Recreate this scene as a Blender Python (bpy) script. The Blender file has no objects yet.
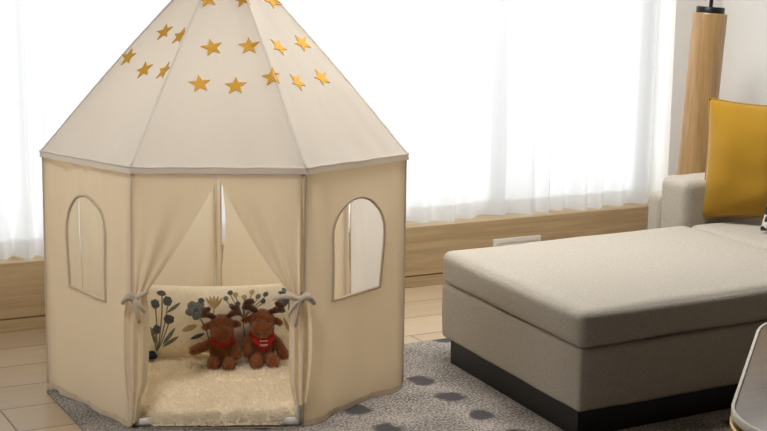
import bpy, bmesh, math, random
from mathutils import Vector, Matrix, noise
random.seed(7)
SC = bpy.context.scene
COL = SC.collection
V = Vector
PI = math.pi

# ------------------------------------------------------------------ materials
def new_mat(name):
    m = bpy.data.materials.new(name); m.use_nodes = True
    nt = m.node_tree; nt.nodes.clear()
    out = nt.nodes.new('ShaderNodeOutputMaterial')
    return m, nt, out

def N(nt, t, **kw):
    n = nt.nodes.new(t)
    for k, v in kw.items():
        if k in n.inputs: n.inputs[k].default_value = v
        else: setattr(n, k, v)
    return n

def L(nt, a, b): nt.links.new(a, b)

def srgb(r, g, b):
    def f(c):
        c /= 255.0
        return c / 12.92 if c <= .04045 else ((c + .055) / 1.055) ** 2.4
    return (f(r), f(g), f(b), 1)

def principled(name, col, rough=.7, bump=0.0, scale=200.0, var=0.0, vscale=8.0, metallic=0.0, sheen=0.0, stretch=(1, 1, 1), spec=.5, detail=3):
    m, nt, out = new_mat(name)
    p = N(nt, 'ShaderNodeBsdfPrincipled', Roughness=rough, Metallic=metallic)
    p.inputs['Specular IOR Level'].default_value = spec
    if sheen: p.inputs['Sheen Weight'].default_value = sheen
    tc = N(nt, 'ShaderNodeTexCoord'); mp = N(nt, 'ShaderNodeMapping'); mp.inputs['Scale'].default_value = stretch
    L(nt, tc.outputs['Object'], mp.inputs['Vector'])
    p.inputs['Base Color'].default_value = col
    if var:
        nz = N(nt, 'ShaderNodeTexNoise', Scale=vscale, Detail=4.0)
        L(nt, mp.outputs[0], nz.inputs['Vector'])
        r = N(nt, 'ShaderNodeMapRange'); r.inputs['From Min'].default_value = .3; r.inputs['From Max'].default_value = .7
        r.inputs['To Min'].default_value = 1 - var; r.inputs['To Max'].default_value = 1 + var
        L(nt, nz.outputs['Fac'], r.inputs['Value'])
        mx = N(nt, 'ShaderNodeVectorMath', operation='SCALE'); mx.inputs[0].default_value = col[:3]
        L(nt, r.outputs[0], mx.inputs['Scale']); L(nt, mx.outputs[0], p.inputs['Base Color'])
    if bump:
        nb = N(nt, 'ShaderNodeTexNoise', Scale=scale, Detail=float(detail))
        L(nt, mp.outputs[0], nb.inputs['Vector'])
        b = N(nt, 'ShaderNodeBump', Strength=bump, Distance=.004)
        L(nt, nb.outputs['Fac'], b.inputs['Height']); L(nt, b.outputs[0], p.inputs['Normal'])
    L(nt, p.outputs[0], out.inputs['Surface'])
    return m

def cloth(name, col, tcol, trans=.4, transp=0.0, bump=.3, wscale=500):
    """thin woven cloth that lets light through"""
    m, nt, out = new_mat(name)
    d = N(nt, 'ShaderNodeBsdfDiffuse', Color=col, Roughness=.9)
    t = N(nt, 'ShaderNodeBsdfTranslucent', Color=tcol)
    mx = N(nt, 'ShaderNodeMixShader', Fac=trans)
    L(nt, d.outputs[0], mx.inputs[1]); L(nt, t.outputs[0], mx.inputs[2])
    tc = N(nt, 'ShaderNodeTexCoord')
    if bump:
        a = N(nt, 'ShaderNodeTexNoise', Scale=wscale, Detail=2.0); L(nt, tc.outputs['Object'], a.inputs['Vector'])
        c = N(nt, 'ShaderNodeTexNoise', Scale=9.0, Detail=5.0); L(nt, tc.outputs['Object'], c.inputs['Vector'])
        ad = N(nt, 'ShaderNodeMath', operation='MULTIPLY_ADD'); ad.inputs[1].default_value = .25
        L(nt, a.outputs['Fac'], ad.inputs[0]); L(nt, c.outputs['Fac'], ad.inputs[2])
        b = N(nt, 'ShaderNodeBump', Strength=bump, Distance=.012); L(nt, ad.outputs[0], b.inputs['Height'])
        L(nt, b.outputs[0], d.inputs['Normal']); L(nt, b.outputs[0], t.inputs['Normal'])
    s = mx.outputs[0]
    if transp:
        tr = N(nt, 'ShaderNodeBsdfTransparent'); m2 = N(nt, 'ShaderNodeMixShader', Fac=transp)
        L(nt, s, m2.inputs[1]); L(nt, tr.outputs[0], m2.inputs[2]); s = m2.outputs[0]
    L(nt, s, out.inputs['Surface'])
    return m

def wood(name, ca, cb, axis='X', scale=1.0, rough=.5):
    m, nt, out = new_mat(name)
    p = N(nt, 'ShaderNodeBsdfPrincipled', Roughness=rough)
    tc = N(nt, 'ShaderNodeTexCoord'); mp = N(nt, 'ShaderNodeMapping')
    st = {'X': (.6, 14, 14), 'Z': (14, 14, .6), 'Y': (14, .6, 14)}[axis]
    mp.inputs['Scale'].default_value = [s * scale for s in st]
    L(nt, tc.outputs['Object'], mp.inputs['Vector'])
    n1 = N(nt, 'ShaderNodeTexNoise', Scale=2.0, Detail=6.0, Distortion=.6); L(nt, mp.outputs[0], n1.inputs['Vector'])
    n2 = N(nt, 'ShaderNodeTexNoise', Scale=9.0, Detail=3.0); L(nt, mp.outputs[0], n2.inputs['Vector'])
    ad = N(nt, 'ShaderNodeMath', operation='MULTIPLY_ADD'); ad.inputs[1].default_value = .35
    L(nt, n2.outputs['Fac'], ad.inputs[0]); L(nt, n1.outputs['Fac'], ad.inputs[2])
    cr = N(nt, 'ShaderNodeValToRGB'); cr.color_ramp.elements[0].position = .4; cr.color_ramp.elements[1].position = .95
    cr.color_ramp.elements[0].color = ca; cr.color_ramp.elements[1].color = cb
    L(nt, ad.outputs[0], cr.inputs['Fac']); L(nt, cr.outputs[0], p.inputs['Base Color'])
    L(nt, p.outputs[0], out.inputs['Surface'])
    return m

M = {}
M['tent'] = cloth('tent_canvas', srgb(240, 230, 214), srgb(250, 234, 202), .52, bump=.35)
M['roof'] = cloth('tent_roof_canvas', srgb(247, 243, 238), srgb(250, 245, 237), .5, bump=.3)
M['trim'] = cloth('tent_trim', srgb(222, 206, 184), srgb(246, 226, 190), .2, bump=.2)
M['tie'] = cloth('tie_cloth', srgb(232, 222, 208), srgb(240, 222, 190), .3, bump=.2)
M['gold'] = principled('mustard_felt', srgb(214, 160, 50), .8, bump=.2, scale=300)
M['pole'] = principled('white_plastic', srgb(226, 224, 218), .4, bump=.05, scale=30)
M['plush_mat'] = principled('cream_plush', srgb(248, 234, 208), 1, bump=.9, scale=120, var=.12, vscale=30, sheen=.3)
M['cushion'] = principled('cream_tufted_cotton', srgb(252, 243, 222), .95, bump=.9, scale=230, var=.06, vscale=40)
M['navy'] = principled('navy_thread', srgb(88, 93, 101), .9, bump=.5, scale=500, var=.25, vscale=120)
M['greyblue'] = principled('greyblue_thread', srgb(116, 124, 130), .9, bump=.5, scale=500, var=.25, vscale=120)
M['sage'] = principled('sage_thread', srgb(120, 120, 104), .9, bump=.5, scale=500, var=.2, vscale=120)
M['ochre'] = principled('ochre_thread', srgb(190, 162, 112), .9, bump=.5, scale=500, var=.2, vscale=120)
M['moose'] = principled('brown_plush', srgb(148, 82, 28), 1, bump=.9, scale=330, var=.22, vscale=70, sheen=.5)
M['muzzle'] = principled('tan_plush', srgb(160, 92, 36), 1, bump=.9, scale=330, var=.15, vscale=70, sheen=.5)
M['antler'] = principled('dark_brown_plush', srgb(84, 42, 22), 1, bump=.9, scale=330, var=.25, vscale=70, sheen=.4)
M['red'] = principled('red_felt', srgb(186, 22, 30), .85, bump=.3, scale=300)
M['whitepaint'] = principled('white_print', srgb(240, 225, 220), .8, bump=.05)
M['black'] = principled('glossy_black', srgb(14, 12, 11), .2, bump=.02)
M['navyplush'] = principled('navy_plush', srgb(30, 38, 58), 1, bump=.9, scale=300, var=.2, vscale=60)
M['sofa'] = principled('beige_woven_upholstery', srgb(186, 178, 165), .97, bump=.8, scale=260, var=.13, vscale=150, stretch=(1, 1, 1), spec=.2)
M['plinth'] = principled('black_lacquer', srgb(14, 13, 13), .45, bump=.05)
M['mustard'] = principled('mustard_velvet', srgb(166, 124, 8), .9, bump=.15, scale=300, var=.05, vscale=6, sheen=.2)
M['lampwood'] = wood('honey_wood', srgb(150, 114, 70), srgb(192, 158, 112), 'Z', 1.2, .32)
M['dark'] = principled('dark_metal', srgb(38, 36, 36), .4, metallic=.6, bump=.02)
M['panelwood'] = wood('oak_panel', srgb(160, 136, 101), srgb(190, 167, 131), 'X', 1.5, .55)
M['wall'] = principled('white_plaster', srgb(238, 236, 232), .9, bump=.08, scale=150)
M['walldark'] = principled('darkened_wall', srgb(104, 84, 66), .7, bump=.08, scale=60)  # for the unseen walls, made dark to cut bounced fill light
M['ceil'] = principled('ceiling_paint', srgb(150, 140, 128), .95, bump=.05, scale=100)
M['winframe'] = principled('grey_aluminium', srgb(170, 172, 174), .5, metallic=.1, bump=.02)
M['tabletop'] = wood('walnut_grey_veneer', srgb(94, 79, 65), srgb(112, 96, 80), 'X', 1.6, .35)
M['rim'] = principled('ivory_edge', srgb(226, 220, 208), .35, bump=.03)
M['brass'] = principled('brushed_brass', srgb(206, 172, 112), .35, metallic=.85, bump=.05, stretch=(1, 1, 20))
M['plate'] = principled('pale_plastic', srgb(214, 210, 200), .45, bump=.03)
M['sheer'] = cloth('sheer_voile', (.90, .90, .90, 1), (.76, .76, .76, 1), .68, .10, bump=0)
M['hem'] = cloth('sheer_voile_doubled', (.92, .92, .92, 1), (.70, .69, .67, 1), .60, .05, bump=0)

def mat_glass():
    m, nt, out = new_mat('window_glass')
    t = N(nt, 'ShaderNodeBsdfTransparent', Color=(.97, .98, .98, 1)); g = N(nt, 'ShaderNodeBsdfGlossy', Roughness=.02)
    mx = N(nt, 'ShaderNodeMixShader', Fac=.05)
    L(nt, t.outputs[0], mx.inputs[1]); L(nt, g.outputs[0], mx.inputs[2]); L(nt, mx.outputs[0], out.inputs['Surface'])
    return m
M['glass'] = mat_glass()

def mat_floor():
    m, nt, out = new_mat('pale_wood_tile')
    p = N(nt, 'ShaderNodeBsdfPrincipled', Roughness=.38)
    tc = N(nt, 'ShaderNodeTexCoord'); mp = N(nt, 'ShaderNodeMapping')
    mp.inputs['Location'].default_value = (-1.09 + 2.4, -4.97 + .26 * 20, 0)
    L(nt, tc.outputs['Object'], mp.inputs['Vector'])
    br = N(nt, 'ShaderNodeTexBrick', Scale=1.0)
    br.offset = .5; br.squash = 1
    br.inputs['Brick Width'].default_value = 1.2; br.inputs['Row Height'].default_value = .26
    br.inputs['Mortar Size'].default_value = .004; br.inputs['Mortar Smooth'].default_value = .3
    br.inputs['Color1'].default_value = srgb(190, 168, 138); br.inputs['Color2'].default_value = srgb(178, 155, 124)
    br.inputs['Mortar'].default_value = srgb(108, 92, 74)
    L(nt, mp.outputs[0], br.inputs['Vector'])
    m2 = N(nt, 'ShaderNodeMapping'); m2.inputs['Scale'].default_value = (1.5, 16, 1); L(nt, tc.outputs['Object'], m2.inputs['Vector'])
    nz = N(nt, 'ShaderNodeTexNoise', Scale=2.0, Detail=6.0, Distortion=.4); L(nt, m2.outputs[0], nz.inputs['Vector'])
    r = N(nt, 'ShaderNodeMapRange'); r.inputs['To Min'].default_value = .86; r.inputs['To Max'].default_value = 1.12
    L(nt, nz.outputs['Fac'], r.inputs['Value'])
    vm = N(nt, 'ShaderNodeVectorMath', operation='SCALE'); L(nt, br.outputs['Color'], vm.inputs[0]); L(nt, r.outputs[0], vm.inputs['Scale'])
    L(nt, vm.outputs[0], p.inputs['Base Color'])
    b = N(nt, 'ShaderNodeBump', Strength=.4, Distance=.002, invert=True); L(nt, br.outputs['Fac'], b.inputs['Height']); L(nt, b.outputs[0], p.inputs['Normal'])
    L(nt, p.outputs[0], out.inputs['Surface'])
    return m
M['floor'] = mat_floor()

def mat_rug():
    """grey speckled pile with a regular scatter of charcoal blots"""
    m, nt, out = new_mat('speckled_rug')
    p = N(nt, 'ShaderNodeBsdfPrincipled', Roughness=1.0); p.inputs['Specular IOR Level'].default_value = .1
    tc = N(nt, 'ShaderNodeTexCoord')
    def math_(op, a, b=None, c=None):
        n = N(nt, 'ShaderNodeMath', operation=op)
        for i, x in enumerate((a, b, c)):
            if x is None: continue
            if isinstance(x, (int, float)): n.inputs[i].default_value = x
            else: L(nt, x, n.inputs[i])
        return n.outputs[0]
    sx = N(nt, 'ShaderNodeSeparateXYZ'); L(nt, tc.outputs['Object'], sx.inputs[0])
    wob = N(nt, 'ShaderNodeTexNoise', Scale=3.1, Detail=1.0); L(nt, tc.outputs['Object'], wob.inputs['Vector'])
    ws = N(nt, 'ShaderNodeSeparateColor'); L(nt, wob.outputs['Color'], ws.inputs[0])
    fine = N(nt, 'ShaderNodeTexNoise', Scale=22.0, Detail=3.0); L(nt, tc.outputs['Object'], fine.inputs['Vector'])
    PX, PY = .37, .235
    xx = math_('MULTIPLY_ADD', ws.outputs[0], .10, sx.outputs[0]); yy = math_('MULTIPLY_ADD', ws.outputs[1], .10, sx.outputs[1])
    u = math_('SUBTRACT', math_('FRACT', math_('MULTIPLY_ADD', xx, 1 / PX, -(2.595 + .05) / PX + .5 + 20)), .5)
    v = math_('SUBTRACT', math_('FRACT', math_('MULTIPLY_ADD', yy, 1 / PY, -(4.39 + .05) / PY + .5 + 30)), .5)
    du = math_('MULTIPLY', u, PX / .050); dv = math_('MULTIPLY', v, PY / .064)
    d = math_('SQRT', math_('ADD', math_('MULTIPLY', du, du), math_('MULTIPLY', dv, dv)))
    d = math_('MULTIPLY_ADD', math_('SUBTRACT', fine.outputs['Fac'], .5), .9, d)
    mr = N(nt, 'ShaderNodeMapRange'); mr.inputs['From Min'].default_value = .75; mr.inputs['From Max'].default_value = 1.1
    mr.inputs['To Min'].default_value = 1; mr.inputs['To Max'].default_value = 0; L(nt, d, mr.inputs['Value'])
    sp = N(nt, 'ShaderNodeTexNoise', Scale=110.0, Detail=2.0); L(nt, tc.outputs['Object'], sp.inputs['Vector'])
    big = N(nt, 'ShaderNodeTexNoise', Scale=6.0, Detail=3.0); L(nt, tc.outputs['Object'], big.inputs['Vector'])
    sm = math_('MULTIPLY_ADD', math_('SUBTRACT', big.outputs['Fac'], .5), .35, sp.outputs['Fac'])
    cr = N(nt, 'ShaderNodeValToRGB'); cr.color_ramp.elements[0].position = .36; cr.color_ramp.elements[1].position = .66
    cr.color_ramp.elements[0].color = srgb(94, 89, 85); cr.color_ramp.elements[1].color = srgb(174, 165, 155)
    L(nt, sm, cr.inputs['Fac'])
    mx = N(nt, 'ShaderNodeMix', data_type='RGBA'); L(nt, mr.outputs[0], mx.inputs['Factor'])
    L(nt, cr.outputs[0], mx.inputs[6]); mx.inputs[7].default_value = srgb(78, 75, 75)
    L(nt, mx.outputs[2], p.inputs['Base Color'])
    b = N(nt, 'ShaderNodeBump', Strength=.8, Distance=.006); L(nt, sp.outputs['Fac'], b.inputs['Height']); L(nt, b.outputs[0], p.inputs['Normal'])
    L(nt, p.outputs[0], out.inputs['Surface'])
    return m
M['rug'] = mat_rug()

def mat_patterned():
    m, nt, out = new_mat('black_white_weave')
    p = N(nt, 'ShaderNodeBsdfPrincipled', Roughness=.9)
    tc = N(nt, 'ShaderNodeTexCoord'); vo = N(nt, 'ShaderNodeTexVoronoi', Scale=38.0); L(nt, tc.outputs['Object'], vo.inputs['Vector'])
    cr = N(nt, 'ShaderNodeValToRGB'); cr.color_ramp.interpolation = 'CONSTANT'
    cr.color_ramp.elements[0].color = srgb(40, 40, 40); cr.color_ramp.elements[1].color = srgb(205, 200, 192); cr.color_ramp.elements[1].position = .5
    L(nt, vo.outputs['Distance'], cr.inputs['Fac']); L(nt, cr.outputs[0], p.inputs['Base Color']); L(nt, p.outputs[0], out.inputs['Surface'])
    return m
M['patterned'] = mat_patterned()

# ------------------------------------------------------------------ object helpers
ROOTLOC = {}
def tag(o, label=None, cat=None, group=None, kind=None):
    if label: o['label'] = label
    if cat: o['category'] = cat
    if group: o['group'] = group
    if kind: o['kind'] = kind
    return o

def thing(name, loc, label, cat, group=None):
    o = bpy.data.objects.new(name, None); COL.objects.link(o); o.location = loc; o.empty_display_size = .05
    ROOTLOC[o.name] = V(loc)
    return tag(o, label, cat, group)

def obj(name, bm, mats, parent=None, smooth=True, label=None, kind=None):
    """link a world-space bmesh as ONE mesh object (a child when parent is given)"""
    off = ROOTLOC.get(parent.name, V((0, 0, 0))) if parent else V((0, 0, 0))
    if off.length: bmesh.ops.translate(bm, verts=bm.verts, vec=-off)
    bmesh.ops.recalc_face_normals(bm, faces=bm.faces)
    me = bpy.data.meshes.new(name); bm.to_mesh(me); bm.free()
    if not isinstance(mats, (list, tuple)): mats = [mats]
    for m in mats: me.materials.append(m)
    if smooth:
        for p in me.polygons: p.use_smooth = True
    o = bpy.data.objects.new(name, me); COL.objects.link(o)
    if parent: o.parent = parent; ROOTLOC[o.name] = off
    if label: o['label'] = label
    if kind: o['kind'] = kind
    return o

def autosmooth(o, ang=40):
    me = o.data
    me.set_sharp_from_angle(angle=math.radians(ang))
    return o

def add_box(bm, a, b, bevel=0, seg=2, mi=0):
    c = [(a[i] + b[i]) / 2 for i in range(3)]; s = [abs(b[i] - a[i]) for i in range(3)]
    r = bmesh.ops.create_cube(bm, size=1, matrix=Matrix.Translation(c) @ Matrix.Diagonal((*s, 1)))
    vs = r['verts']
    if bevel:
        es = list({e for v in vs for e in v.link_edges})
        r = bmesh.ops.bevel(bm, geom=es, offset=bevel, segments=seg, profile=.5, affect='EDGES')
    if mi:
        for f in {f for v in vs if v.is_valid for f in v.link_faces}: f.material_index = mi

def box(name, a, b, m, parent=None, bevel=0, seg=2, **kw):
    bm = bmesh.new(); add_box(bm, a, b, bevel, seg)
    return autosmooth(obj(name, bm, m, parent, **kw), 50)

def add_tube(bm, pts, r, seg=8, cap=True, mi=0):
    pts = [V(p) for p in pts]; n = len(pts)
    rs = r if isinstance(r, (list, tuple)) else [r] * n
    t0 = (pts[1] - pts[0]).normalized()
    nrm = t0.orthogonal().normalized(); rings = []
    for i, p in enumerate(pts):
        t = (pts[min(i + 1, n - 1)] - pts[max(i - 1, 0)]).normalized()
        nrm = (nrm - t * nrm.dot(t)).normalized(); bi = t.cross(nrm)
        rings.append([bm.verts.new(p + (nrm * math.cos(2 * PI * k / seg) + bi * math.sin(2 * PI * k / seg)) * rs[i]) for k in range(seg)])
    for a, b in zip(rings, rings[1:]):
        for k in range(seg):
            f = bm.faces.new((a[k], a[(k + 1) % seg], b[(k + 1) % seg], b[k])); f.material_index = mi
    if cap:
        for rg in (rings[0][::-1], rings[-1]): bm.faces.new(rg).material_index = mi

def tube(name, pts, r, m, parent=None, seg=10, **kw):
    bm = bmesh.new(); add_tube(bm, pts, r, seg)
    return autosmooth(obj(name, bm, m, parent, **kw), 50)

def add_ell(bm, c, r, rot=None, sub=3, mi=0):
    mt = Matrix.Translation(c) @ (rot.to_4x4() if rot else Matrix.Identity(4)) @ Matrix.Diagonal((*r, 1))
    rr = bmesh.ops.create_icosphere(bm, subdivisions=sub, radius=1, matrix=mt)
    for f in {f for v in rr['verts'] for f in v.link_faces}: f.material_index = mi

def add_grid(bm, fn, nu, nv, mi=0, cu=False):
    g = [[bm.verts.new(fn(i / nu, j / nv)) for j in range(nv + 1)] for i in range(nu + (0 if cu else 1))]
    n = len(g)
    for i in range(nu):
        for j in range(nv):
            f = bm.faces.new((g[i][j], g[(i + 1) % n][j], g[(i + 1) % n][j + 1], g[i][j + 1])); f.material_index = mi
    return g

def nz(x, y, z=0.0): return noise.noise(V((x, y, z)))

def add_pillow(bm, W, H, T, mtx, n=40, pinch=.06, seed=0.0, wrinkle=.01):
    """stuffed cushion: two bulging sides meeting at a seam with drawn-in edges"""
    def surf(u, v, s):
        k = 1 - pinch * (1 - abs(v) ** 2) if True else 1
        x = u * W / 2 * (1 - pinch * (1 - v * v) * .6); z = v * H / 2 * (1 - pinch * (1 - u * u))
        th = T / 2 * ((1 - abs(u) ** 2.6) * (1 - abs(v) ** 2.6)) ** .55 if abs(u) < 1 and abs(v) < 1 else 0
        th *= 1 + wrinkle * 12 * nz(u * 2.2 + seed, v * 2.2, seed)
        return mtx @ V((x, -s * th, z))
    gs = []
    for s in (1, -1): add_grid(bm, lambda a, b: surf(a * 2 - 1, b * 2 - 1, s), n, n)
    bmesh.ops.remove_doubles(bm, verts=bm.verts, dist=1e-5)
    return surf

def RZ(a): return Matrix.Rotation(a, 4, 'Z')
def RX(a): return Matrix.Rotation(a, 4, 'X')
def RY(a): return Matrix.Rotation(a, 4, 'Y')
def T_(x, y, z): return Matrix.Translation((x, y, z))

# ------------------------------------------------------------------ the setting
X0, X1, Y0, Y1, ZC = -2.6, 5.17, -1.9, 6.0, 2.65
def struct(name, a, b, m, bevel=0, parent=None):
    o = box(name, a, b, m, parent, bevel)
    if not parent: o['kind'] = 'structure'
    return o
struct('floor', (X0, Y0, -.1), (X1, 6.4, 0), M['floor'])
struct('ceiling', (X0 - .1, Y0 - .1, ZC), (X1 + .1, 6.5, ZC + .1), M['ceil'])
struct('wall_right', (X1, Y0 - .1, -.1), (X1 + .12, 6.5, ZC), M['wall'])
bm = bmesh.new()
for a, b in (((X0 - .12, Y0 - .1, -.1), (X0, 3.6, ZC)), ((X0 - .12, 5.9, -.1), (X0, 6.5, ZC)), ((X0 - .12, 3.6, -.1), (X0, 5.9, .3)), ((X0 - .12, 3.6, 2.45), (X0, 5.9, ZC))): add_box(bm, a, b)
o = obj('wall_left', bm, M['walldark'], smooth=False); o['kind'] = 'structure'
fill_win = box('fill_window', (X0 - .09, 3.6, .3), (X0 - .03, 5.9, .34), M['winframe']); fill_win['kind'] = 'structure'  # added window out of view, lets in extra daylight from the left
bm = bmesh.new()
for y in (3.62, 4.75, 5.88): add_box(bm, (X0 - .08, y - .02, .34), (X0 - .04, y + .02, 2.45))
obj('window_frame', bm, M['winframe'], fill_win, smooth=False)
for a, b in ((3.64, 4.73), (4.77, 5.86)): box('pane', (X0 - .063, a, .34), (X0 - .057, b, 2.45), M['glass'], fill_win)
struct('wall_behind', (X0 - .12, Y0 - .12, -.1), (X1 + .12, Y0, ZC), M['walldark'])
WX0, WX1 = -2.2, 4.86                      # the long window
bm = bmesh.new()
add_box(bm, (WX1, 6.0, .30), (X1, 6.26, ZC)); add_box(bm, (X0, 6.0, .30), (WX0, 6.26, ZC))
add_box(bm, (WX0, 6.15, 2.5), (WX1, 6.26, ZC))
o = obj('wall_window', bm, M['wall'], smooth=False); o['kind'] = 'structure'
# wooden fascia with its ledge under the window, and the strip along its foot
bm = bmesh.new(); add_box(bm, (X0, 6.0, .058), (X1, 6.26, .30), .003, 1)
o = autosmooth(obj('trim_1', bm, M['panelwood'])); o['kind'] = 'structure'
bm = bmesh.new(); add_box(bm, (X0, 6.004, 0), (X1, 6.2, .054), .002, 1)
o = autosmooth(obj('baseboard_window', bm, M['panelwood'])); o['kind'] = 'structure'
struct('baseboard_right', (X1 - .012, Y0, 0), (X1, 5.99, .07), M['panelwood'])
# window: frame, mullions, panes
win = box('window_1', (WX0, 6.185, .30), (WX1, 6.235, .345), M['winframe']); win['kind'] = 'structure'
bm = bmesh.new(); add_box(bm, (WX0, 6.185, 2.45), (WX1, 6.235, 2.5))
for x in (-2.18, -.9, .7, 2.3, 3.93, 4.85): add_box(bm, (x - .03, 6.18, .345), (x + .03, 6.24, 2.45))
obj('window_frame', bm, M['winframe'], win, smooth=False)
xs = [-2.15, -.9, .7, 2.3, 3.93, 4.85]
for a, b in zip(xs, xs[1:]): box('pane', (a + .03, 6.205, .345), (b - .03, 6.212, 2.45), M['glass'], win)

# ------------------------------------------------------------------ sheer curtain
def curtain_y(x):
    ph = 2.2 * nz(x * 1.3, 3.1) + 1.4 * nz(x * 4.1, 9.7)
    a = .55 + .45 * nz(x * 1.1, 5.5)
    return 6.065 + .055 * a * math.sin(x * 2 * PI / .125 + 2.4 * ph) + .02 * math.sin(x * 2 * PI / .41 + ph)
def curtain_pt(x, z):
    k = (2.5 - z) / 2.2
    y = 6.05 + (curtain_y(x + .012 * nz(x * 3, z * 1.2)) - 6.05) * (.55 + .5 * k)
    return V((x, max(5.972, y), z))
CX0, CX1 = -2.15, 4.80
curt = thing('sheer_curtain', (1.35, 6.05, 2.5), 'long white sheer curtain glowing across the whole window', 'curtain')
hemz = lambda x: .307 + .006 * nz(x * 2.3, 1.7)
bm = bmesh.new()
add_grid(bm, lambda a, b: curtain_pt(CX0 + a * (CX1 - CX0), .385 + hemz(CX0 + a * (CX1 - CX0)) - .307 + b * (2.47 - .385)), 1400, 10)
obj('curtain_cloth', bm, M['sheer'], curt)
bm = bmesh.new()
add_grid(bm, lambda a, b: curtain_pt(CX0 + a * (CX1 - CX0), hemz(CX0 + a * (CX1 - CX0)) + b * .078), 1400, 2)
obj('hem', bm, M['hem'], curt, label='denser double hem of the sheer curtain')
box('curtain_rail', (CX0 - .02, 6.02, 2.47), (CX1, 6.08, 2.5), M['winframe'], curt)

# ------------------------------------------------------------------ rug
bm = bmesh.new()
add_box(bm, (1.29, 1.2, .0), (4.0, 5.10, .010), .004, 2)
rug = tag(autosmooth(obj('area_rug', bm, M['rug'])), 'grey speckled rug with charcoal blots under the tent and the ottoman', 'rug')

# ------------------------------------------------------------------ play tent
Z_E = .90
G = .011      # top of the rug
BV = {'L': V((1.304, 5.126, G)), 'FL': V((1.440, 4.558, G)), 'FR': V((1.968, 4.314, G)), 'R': V((2.496, 4.573, G)),
      'BR': V((2.580, 5.180, G)), 'B': V((2.176, 5.600, G)), 'BL': V((1.665, 5.585, G))}
EV = {'L': V((1.311, 5.124, .893)), 'FL': V((1.458, 4.557, .906)), 'FR': V((1.975, 4.317, .906)), 'R': V((2.496, 4.573, .890)),
      'BR': V((2.576, 5.180, .90)), 'B': V((2.174, 5.594, .90)), 'BL': V((1.667, 5.580, .90))}
APEX = V((1.964, 4.984, 1.63)); CEN = V((1.964, 4.984, 0))
ORDER = ['L', 'FL', 'FR', 'R', 'BR', 'B', 'BL']
tent = thing('play_tent', (1.964, 4.984, G), 'cream canvas play tent with gold stars on its pointed roof and an open doorway', 'tent')

def wall_pt(a, b, s, t, off=0.0, wr=1.0, seed=0.0):
    """point of the side a-b: s along, t up; off outwards"""
    p = (BV[a].lerp(BV[b], s)).lerp(EV[a].lerp(EV[b], s), t)
    e = (BV[b] - BV[a]).normalized(); n = V((e.y, -e.x, 0))
    k = min(1, 14 * s * (1 - s)) * wr
    w = .020 * nz(s * 2.6 + seed, t * 2.2, seed) + .009 * nz(s * 9 + seed, t * 2.5 + s * 4, seed + 3)
    w += .010 * math.exp(-((t) / .10) ** 2) * math.sin(s * 17 + seed * 3) * (1 if wr else 0)   # rumpled foot
    return p + n * (off + k * w)

def arch(sc, tb, ts, hw, n=14):
    """arched window outline in (s,t), counter-clockwise; hw in s, springs at ts"""
    rt = hw * .56 / .9 * 1.02
    pts = [(sc - hw, tb), (sc + hw, tb)]
    for i in range(7): pts.append((sc + hw, tb + (ts - tb) * (i + 1) / 7))
    for i in range(1, n): pts.append((sc + hw * math.cos(PI * i / n), ts + rt * math.sin(PI * i / n)))
    for i in range(7): pts.append((sc - hw, ts + (tb - ts) * i / 7))
    return pts

def window_panel(a, b, seed, s0=0.0, s1=1.0):
    """canvas side with an arched opening"""
    sc, tb, ts, hw = .505, .465, .70, .245
    cen = (sc, .62)
    outl = arch(sc, tb, ts, hw)
    dens = []
    for i in range(len(outl)):
        p, q = outl[i], outl[(i + 1) % len(outl)]
        k = 10 if i == 0 else 3
        for j in range(k): dens.append((p[0] + (q[0] - p[0]) * j / k, p[1] + (q[1] - p[1]) * j / k))
    corners = [(s0, 0), (s1, 0), (s1, 1), (s0, 1)]
    angs = [math.atan2(p[1] - cen[1], p[0] - cen[0]) for p in dens]
    def outer(ang):
        c, s = math.cos(ang), math.sin(ang); best = 9
        if c > 1e-6: best = min(best, (s1 - cen[0]) / c)
        if c < -1e-6: best = min(best, (s0 - cen[0]) / c)
        if s > 1e-6: best = min(best, (1 - cen[1]) / s)
        if s < -1e-6: best = min(best, (0 - cen[1]) / s)
        return (cen[0] + c * best, cen[1] + s * best)
    outs = [outer(x) for x in angs]
    for cx, cy in corners:                                    # snap the nearest ray to each corner
        k = min(range(len(outs)), key=lambda i: (outs[i][0] - cx) ** 2 + (outs[i][1] - cy) ** 2); outs[k] = (cx, cy)
    K = 26; bm = bmesh.new(); rings = []
    for r in range(K + 1):
        f = r / K
        rings.append([bm.verts.new(wall_pt(a, b, i[0] + (o[0] - i[0]) * f, i[1] + (o[1] - i[1]) * f, 0, 1, seed)) for i, o in zip(dens, outs)])
    n = len(dens)
    for A, B in zip(rings, rings[1:]):
        for k in range(n): bm.faces.new((A[k], A[(k + 1) % n], B[(k + 1) % n], B[k]))
    w = obj('wall_panel', bm, M['tent'], tent)
    bm = bmesh.new()
    loop = [wall_pt(a, b, p[0], p[1], .001, 1, seed) for p in dens]
    add_tube(bm, loop + [loop[0]], .0055, 6, cap=False)
    obj('window_trim', bm, M['trim'], w)
    return w

window_panel('L', 'FL', 1.3)
window_panel('FR', 'R', 4.1)
bm = bmesh.new(); add_grid(bm, lambda u, v: wall_pt('R', 'BR', u, v, 0, 1, 6.2), 40, 50)
obj('wall_panel', bm, M['roof'], tent)  # whiter roof canvas here stands in for stronger backlight on this side
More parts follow.
